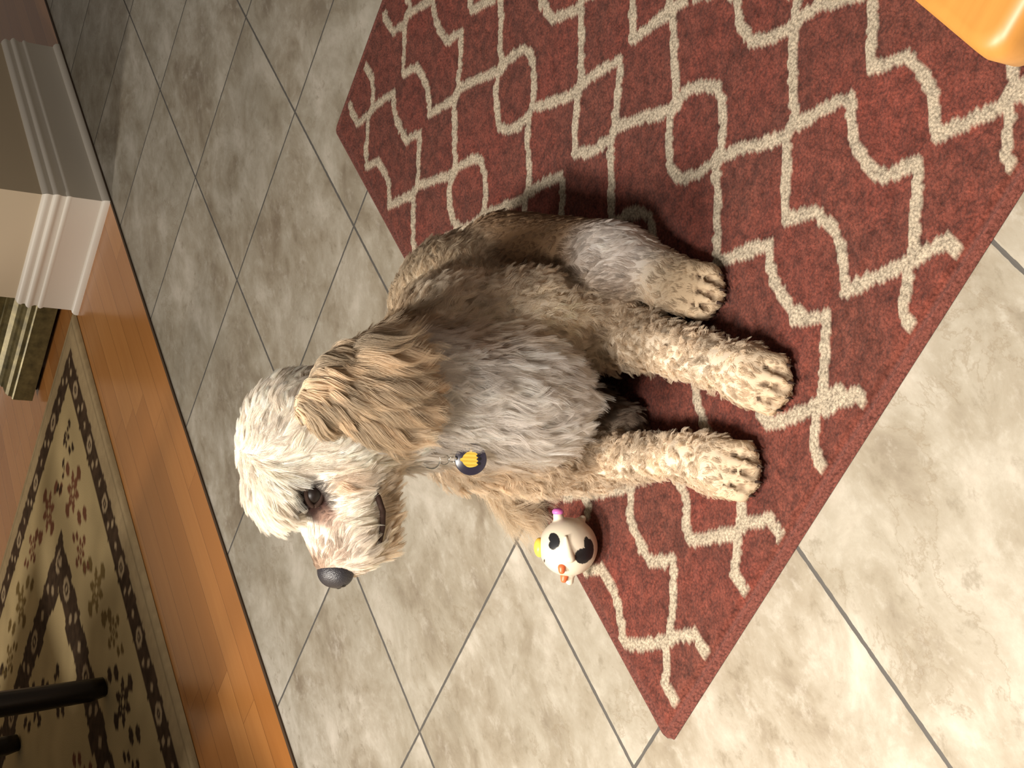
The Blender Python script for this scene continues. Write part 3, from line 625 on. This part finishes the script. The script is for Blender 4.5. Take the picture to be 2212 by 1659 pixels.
def hair_obj(name, parent, p, nrm, flow, ln, lift, curl, col, seg=6, clump_n=2500, clump=.65, rad=.011, wave=1.0, grav=.25, r=None, whorl=1.0, freq=1.3, tone=1.0, wobble=1.0, proj=1.0):
    """strands rooted at p (cm); every strand leans to the guide of its clump"""
    N = len(p); gi = r.choice(N, clump_n, replace=False); near = gi[kd_near(p[gi], p)]
    tang = normalize(flow - proj * (flow * nrm).sum(-1, keepdims=True) * nrm)
    wv = lambda f_, s_: np.sin(p[:, 0] * f_ + s_) * np.sin(p[:, 1] * f_ * 1.13 + s_ * 2.1) + np.sin(p[:, 2] * f_ * .91 + s_ * 3.3) * np.sin((p[:, 0] + p[:, 1]) * f_ * .7 + s_)
    an = (wv(1.5, .4) * .9 + wv(3.1, 1.7) * .6) * whorl * (.25 + curl)
    tang = tang * np.cos(an)[:, None] + np.cross(nrm, tang) * np.sin(an)[:, None]
    gj = normalize(r.normal(size=(N, 3)))                       # random bend, shared inside a clump
    wob = (gj[near] * (.12 + .55 * curl[near])[:, None] + normalize(r.normal(size=(N, 3))) * .12) * wobble
    d = normalize(tang * (1 - lift)[:, None] + nrm * lift[:, None] + wob)
    ph = r.random(N) * 6.28; lnj = ln * LEN * (0.75 + .4 * r.random(N)) * (0.8 + .45 * r.random(N)[near])
    side = normalize(np.cross(d, nrm))
    def path(ii, t):
        L_ = lnj[ii][:, None]; T_ = t
        cz = (curl[ii])[:, None]; om = 2 * np.pi * freq * wave
        q = p[ii] + d[ii] * (L_ * T_) + tang[ii] * (L_ * .35 * T_ ** 2) + np.array([0, 0, -1.0]) * (L_ * grav * T_ ** 2)
        a = om * T_ + ph[near[ii]][:, None]; a0 = ph[near[ii]][:, None]
        q = q + side[ii] * (L_ * .17 * cz * (np.sin(a) - np.sin(a0))) + nrm[ii] * (L_ * .13 * cz * (np.cos(a) - np.cos(a0)))
        return q
    P3 = np.empty((N, seg, 3)); al = np.arange(N)
    for s in range(seg):
        t = s / (seg - 1); own = path(al, t); gd = path(near, t)
        k = (clump * t ** 1.1)
        P3[:, s] = own * (1 - k) + (gd + (p - p[near]) * .12) * k
    P3[:, :, 2] = np.maximum(P3[:, :, 2], .02)
    hc = bpy.data.hair_curves.new(name); hc.add_curves([seg] * N)
    hc.attributes['position'].data.foreach_set('vector', (P3 * .01).astype(np.float32).ravel())
    ra = hc.attributes.new('radius', 'FLOAT', 'POINT') if 'radius' not in hc.attributes else hc.attributes['radius']
    prof_ = np.array([1 - .75 * (s / (seg - 1)) ** 1.5 for s in range(seg)], np.float32) * rad * .01
    ra.data.foreach_set('value', np.tile(prof_, N))
    ca = hc.attributes.new('col', 'FLOAT_COLOR', 'CURVE'); c4 = np.ones((N, 4), np.float32)
    br = (1 - .24 * tone + .34 * tone * r.random(N)[near]) * (0.9 + .2 * r.random(N)) * (1 + .07 * wv(.9, 2.2))
    c4[:, :3] = np.clip(col * br[:, None], 0, .93); ca.data.foreach_set('color', c4.ravel())
    o = bpy.data.objects.new(name, hc); COL.objects.link(o); hc.materials.append(HAIR); o.parent = parent
    return o

# coat over the whole body
def coat_w(c):
    w = np.ones(len(c)); w[np.linalg.norm(c - EYE, axis=1) < .75] = .0
    for e_, rr_ in ((H(5.15, -3.05, -.35), .75), (H(11.4, 0, -2.6), 1.5)): w[np.linalg.norm(c - e_, axis=1) < rr_] = 0
    w[c[:, 2] < .15] = 0
    w[c[:, 2] > 28] *= 1.5
    return w
N_BODY = 380000
p, nr = sample(bv, bf, N_BODY, rng, coat_w)
fl_, ln, li, cu, c_ = attrs(p)
de = np.linalg.norm(p - H(5.8, 2.9, -.6), axis=1); ln = ln * np.clip(.25 + .75 * (de - .9) / 2.2, .25, 1)
de = np.linalg.norm(p - H(5.8, -2.9, -.6), axis=1); ln = ln * np.clip(.25 + .75 * (de - .9) / 2.2, .25, 1)
dn = np.linalg.norm(p - H(11.4, 0, -2.6), axis=1); ln = ln * np.clip(.35 + .65 * (dn - 1.4) / 2, .35, 1)
hair_obj('fur', body, p, nr, fl_, ln, li, cu, c_, seg=6, clump_n=16000, r=rng, rad=.0125)

# nose, eyes, lip line
M = NT('nose_leather', rough=0.42, spec=0.5, color=srgb(42, 40, 44)); M.bump(M.n('ShaderNodeTexVoronoi', {'Vector': M.coord(), 'Scale': 900.0}).outputs[0], .4, .0006); NOSE = M.m
nose, _, _ = sdf_mesh('nose', [Ed(H(11.1, 0, -2.3), (1.45, 1.5, 1.3), HA), Ed(H(11.3, .8, -2.9), (1.3, 1.0, 1.15), HA), Ed(H(11.3, -.8, -2.9), (1.3, 1.0, 1.15), HA), Cp(H(11.2, 0, -3.0), H(10.6, 0, -4.4), .7, .35)], .16, .18, NOSE, dog)
tag(nose, label='black leathery nose')
for s_ in (1, -1):
    nst, _, _ = sdf_mesh('nostril', [Ed(H(12.45, .95 * s_, -3.0), (.22, .28, .32), HA)], .08, .1, BLACK, nose)
M = NT('eye_gloss', rough=0.38, spec=0.35, color=srgb(26, 17, 13)); EYEM = M.m
M = NT('eyelid', rough=0.85, spec=0.1, color=srgb(56, 42, 36)); LID = M.m
for s_ in (1, -1):
    e0 = H(4.7, 2.6 * s_, -.35)
    ey, _, _ = sdf_mesh('eye', [Ed(e0, (1.15, 1.15, 1.05), HA)], .14, .1, EYEM, dog)
    lp = []
    for i in range(25):
        a = 2 * math.pi * i / 24
        lp.append(e0 + (HF * (1.15 * math.cos(a)) + HU * (.68 * math.sin(a)) + HL * s_ * (.78 - .28 * math.cos(a) ** 2)) )
    tube('eyelid', [q * .01 for q in lp], .0022, LID, dog, 8)
lip = [H(4.5, 3.2, -5.5), H(5.2, 3.15, -5.9), H(6.4, 2.8, -6.35), H(7.8, 2.25, -6.4), H(9.0, 1.8, -6.2), H(10.0, 1.3, -5.9), H(10.8, .7, -5.6), H(11.0, 0, -5.4)]
for s_ in (1, -1):
    L2 = [q - HL * (2 * (q - HC) @ HL) if s_ < 0 else q for q in lip]
    tube('lip', [q * .01 for q in L2], [.0012, .0028, .0028, .0024, .0018, .0014, .001, .0008], LID, dog, 8)

# claws
for i, (b, d) in enumerate(TOES):
    tip = b + d * 1.2; tube('claw', [np.append((b + d * .75)[:2], 1.15) * .01, np.append((b + d * 1.02)[:2], 1.0) * .01, np.append(tip[:2], .55) * .01], [.0017, .0013, .0005], LID, dog, 8)

# ears with long wavy feathering
def ear(side, oc, n, label, lm=1.0):
    c0 = np.array(oc, float)
    pr = [Ed(H(c0[0], c0[1] * side, c0[2]), (3.6, .85, 4.6), HA), Cp(H(c0[0] + 1.6, (c0[1] - .9) * side, c0[2] + 4.6), H(c0[0] + .2, c0[1] * side, c0[2] + 1.5), 1.3, 1.5)]
    e_, ev, ef = sdf_mesh('ear', pr, .35, .4, SKIN, dog); set_col(e_, np.tile(EARC * .6, (len(ev), 1))); e_['label'] = label
    top = c0[2] + 5.6
    def we(c):
        q = (c - HC); l_ = (q @ HL) * side; t = np.clip((top - q @ HU) / 10, 0, 1)
        return np.where(l_ > c0[1] - .3, 1.0, .10) * (.35 + 2.2 * np.exp(-(t / .38) ** 2))
    p, nr = sample(ev, ef, n, rng, we)
    q = p - HC; hx, hz = q @ HF, q @ HU
    t = np.clip((top - hz) / 10, 0, 1)                              # 0 at the top of the ear, 1 at its tip
    back = (hx - c0[0]) / 4
    fl = -HU + HF * (back * .26 - .16 * (1 - t) + .10 * t)[:, None]
    ln = (9.4 - 6.4 * t) * (.78 + .25 * rng.random(n)) / LEN / 1.35 * lm
    col = lin(228, 208, 180) * np.ones((n, 1)); k = np.clip(t * 1.1, 0, 1)[:, None]; col = col * (1 - k) + EARC * k
    hair_obj('feathering', e_, p, nr, fl, ln, np.full(n, .02), np.full(n, .60), col, seg=14, clump_n=520 if side > 0 else 110, clump=.55, rad=.013, grav=.05, r=rng, freq=2.1, whorl=.12, tone=1.7, wobble=.32, proj=.45)
    return e_
ear(1, (-3.7, 5.2, -4.4), 52000, 'tan left ear with long wavy hair')
ear(-1, (-4.0, 4.3, -4.6), 12000, 'tan right ear behind the head', .6)

# ------------------------------------------------------------------ collar and tag
M = NT('navy_enamel', rough=0.25, spec=0.5, color=srgb(52, 48, 66)); NAVY = M.m
M = NT('yellow_enamel', rough=0.35, spec=0.4); w_ = M.n('ShaderNodeTexWave', {'Vector': M.coord(), 'Scale': 90.0, 'Distortion': 1.5}, bands_direction='X')
M.base(M.ramp(w_.outputs[0], [(0.2, srgb(226, 190, 70)), (0.8, srgb(244, 216, 96))])); YEL = M.m
M = NT('nickel', rough=0.18, Metallic=1.0, color=srgb(200, 200, 196)); NICK = M.m
M = NT('grey_webbing', rough=0.8, color=srgb(196, 200, 190)); WEB = M.m
L2W = Matrix.Translation((0.70, -1.50, 0.0105)) @ Matrix.Rotation(DA, 4, 'Z')
col_ = empty('dog_collar', (0, 0, 0)); col_.matrix_world = L2W
tag(col_, 'pale collar with a round navy and yellow tag on the chest of the dog', 'collar')
# band: loop that lies on the coat of the neck
nc = np.array([-3.9, 12.2, 30.4]); na = normalize(np.array([-.34, -.22, .92])[None])[0]
b1 = normalize(np.cross(na, [0, 1, 0])[None])[0]; b2 = np.cross(na, b1)
rad_ = []
for i in range(48):
    o_ = b1 * math.cos(2 * math.pi * i / 48) + b2 * math.sin(2 * math.pi * i / 48)
    ts = np.linspace(1, 12, 111); v_ = sdf(prims, nc + o_ * ts[:, None], KB); k_ = np.argmax(v_ > 0); rad_.append(ts[k_] if v_[k_] > 0 else 6.0)
rad_ = np.array(rad_)
for _ in range(3): rad_ = (np.roll(rad_, 1) + rad_ * 2 + np.roll(rad_, -1)) / 4
rings = []
for i in range(48):
    a = 2 * math.pi * i / 48; o_ = b1 * math.cos(a) + b2 * math.sin(a)
    rings.append([tuple((nc + o_ * (rad_[i] + r_) + na * h_) * .01) for r_, h_ in ((.12, -.75), (.32, -.75), (.32, .75), (.12, .75))])
rings.append(rings[0]); loft('band', rings, WEB, col_, cap=False)
TG = np.array([-8.2, 5.9, 23.2])                                   # tag centre
tn = normalize(np.array([-.10, -.90, .42])[None])[0]; tx = normalize(np.array([.93, -.05, .1])[None] )[0]; tx = normalize((tx - tn * (tx @ tn))[None])[0]; ty = np.cross(tn, tx)
def tp(x, y, z): return tuple((TG + tx * x + ty * y + tn * z) * .01)
R_ = 1.45
loft('tag_disc', [[tp(r_ * math.cos(2 * math.pi * i / 48), r_ * math.sin(2 * math.pi * i / 48), z_) for i in range(48)] for r_, z_ in ((R_ - .05, -.09), (R_, -.05), (R_, .05), (R_ - .06, .09))], NAVY, col_)
# yellow emblem: domed shape with a knob on top and scallops below
em = [(-.72, .10), (-.66, .34), (-.45, .62), (-.18, .78), (-.10, .96), (.10, .96), (.16, .78), (.42, .64), (.66, .36), (.74, .10), (.98, .02), (.88, -.14), (.70, -.12), (.66, -.42), (.48, -.62), (.34, -.46), (.18, -.66), (.02, -.50), (-.14, -.68), (-.30, -.50), (-.46, -.66), (-.62, -.46), (-.70, -.14)]
loft('emblem', [[tp(x * 1.0, y * 1.0, z) for x, y in em] for z in (.08, .115)], YEL, col_, smooth=False)
for x_, y_ in ((-.38, -.78), (.06, -.84), (.44, -.76)):
    loft('emblem_dot', [[tp(x_ + .15 * math.cos(2 * math.pi * i / 16), y_ + .13 * math.sin(2 * math.pi * i / 16), z_) for i in range(16)] for z_ in (.08, .11)], BLACK, col_, smooth=False)
def ring(name, c, r_, ax1, ax2, th):
    pts = [np.array(c) + np.array(ax1) * (r_ * math.cos(2 * math.pi * i / 28)) + np.array(ax2) * (r_ * math.sin(2 * math.pi * i / 28)) for i in range(29)]
    return tube(name, [q * .01 for q in pts], th * .01, NICK, col_, 8)
ring('split_ring', TG + ty * (R_ + .25) + tn * .1, .42, ty, tn * .8 + tx * .6, .055)
ring('tag_ring', TG + ty * (R_ + .95) + tn * .15, .45, ty, tx, .06)
ring('collar_ring', TG + ty * (R_ + 2.1) + tn * .2, .8, ty, tx, .10)

# ------------------------------------------------------------------ squeaky toy
toy = empty('squeaky_toy', (0, 0, 0)); toy.matrix_world = L2W
tag(toy, 'round white dog toy with black spots at the edge of the red rug', 'dog toy')
TC = np.array([-16.85, 19.5, 3.25]); RR = 3.05
EX = np.array([0.068, -0.509, -0.858]); EY = np.array([-0.997, -0.002, -0.078]); EZ = -np.array([0.0376, 0.861, -0.507])
def tv(x, y, z=None):
    if z is None: z = math.sqrt(max(0, 1 - x * x - y * y))
    return TC + RR * (EX * x + EY * y + EZ * z)
TA = [EX, EY, EZ]
M = NT('soft_vinyl', rough=0.35, spec=0.4); at = M.n('ShaderNodeAttribute', attribute_name='col'); M.base(at.outputs['Color']); VIN = M.m
tb, tvv, tf = sdf_mesh('toy_body', [Ed(TC, (RR, RR, RR), None), Cp(tv(-.30, -.80, 0), tv(-.36, -1.08, .05), .62, .50), Cp(tv(.02, .9, -.1), tv(.05, 1.20, -.15), .7, .42),
    Cp(tv(-.12, -.42, .96), tv(.02, .28, 1.02), .14, .50), Cp(tv(.42, -.86, -.2), tv(.5, -.95, -.2), .5, .35)], .085, .10, VIN, toy)
q = (tvv - TC) / RR; qx, qy, qz = q @ EX, q @ EY, q @ EZ
E2 = lambda cx_, cy_, rx, ry: ((qx - cx_) / rx) ** 2 + ((qy - cy_) / ry) ** 2 < 1
spot = (qz > 0) & (E2(-.52, -.36, .17, .18) | E2(-.55, -.14, .14, .16) | E2(-.46, -.26, .15, .2) | E2(.46, .23, .28, .27) | E2(.68, .03, .16, .36) | E2(.58, -.22, .09, .2))
spot |= (qz < 0) & (E2(.2, .3, .3, .25) | E2(-.4, -.3, .2, .3))
dots = (qz > -.2) & (E2(-.83, .45, .02, .07) | E2(-.76, .70, .03, .05) | E2(-.97, .25, .02, .05))
cc = np.where(spot[:, None], lin(34, 34, 36), np.where(dots[:, None], lin(60, 44, 40), lin(218, 206, 186))); set_col(tb, cc)
M = NT('yellow_vinyl', rough=.35, color=srgb(240, 196, 84)); Y_ = M.m
M = NT('orange_vinyl', rough=.35, color=srgb(222, 110, 66)); O_ = M.m
M = NT('pink_vinyl', rough=.35, color=srgb(206, 110, 178)); K_ = M.m
sdf_mesh('beak', [Ed(tv(-.98, .02, .05), (.62, 1.05, .8), TA)], .1, .1, Y_, toy)
sdf_mesh('comb', [Ed(tv(-.36, -1.20, .05), (.62, .42, .6), TA)], .1, .1, K_, toy)
sdf_mesh('foot', [Cp(tv(-.25, .62, .76), tv(-.25, .74, .78), .42, .34)], .1, .1, O_, toy)
sdf_mesh('foot', [Cp(tv(-.14, 1.0, .1), tv(-.16, 1.12, .12), .44, .34)], .1, .1, O_, toy)
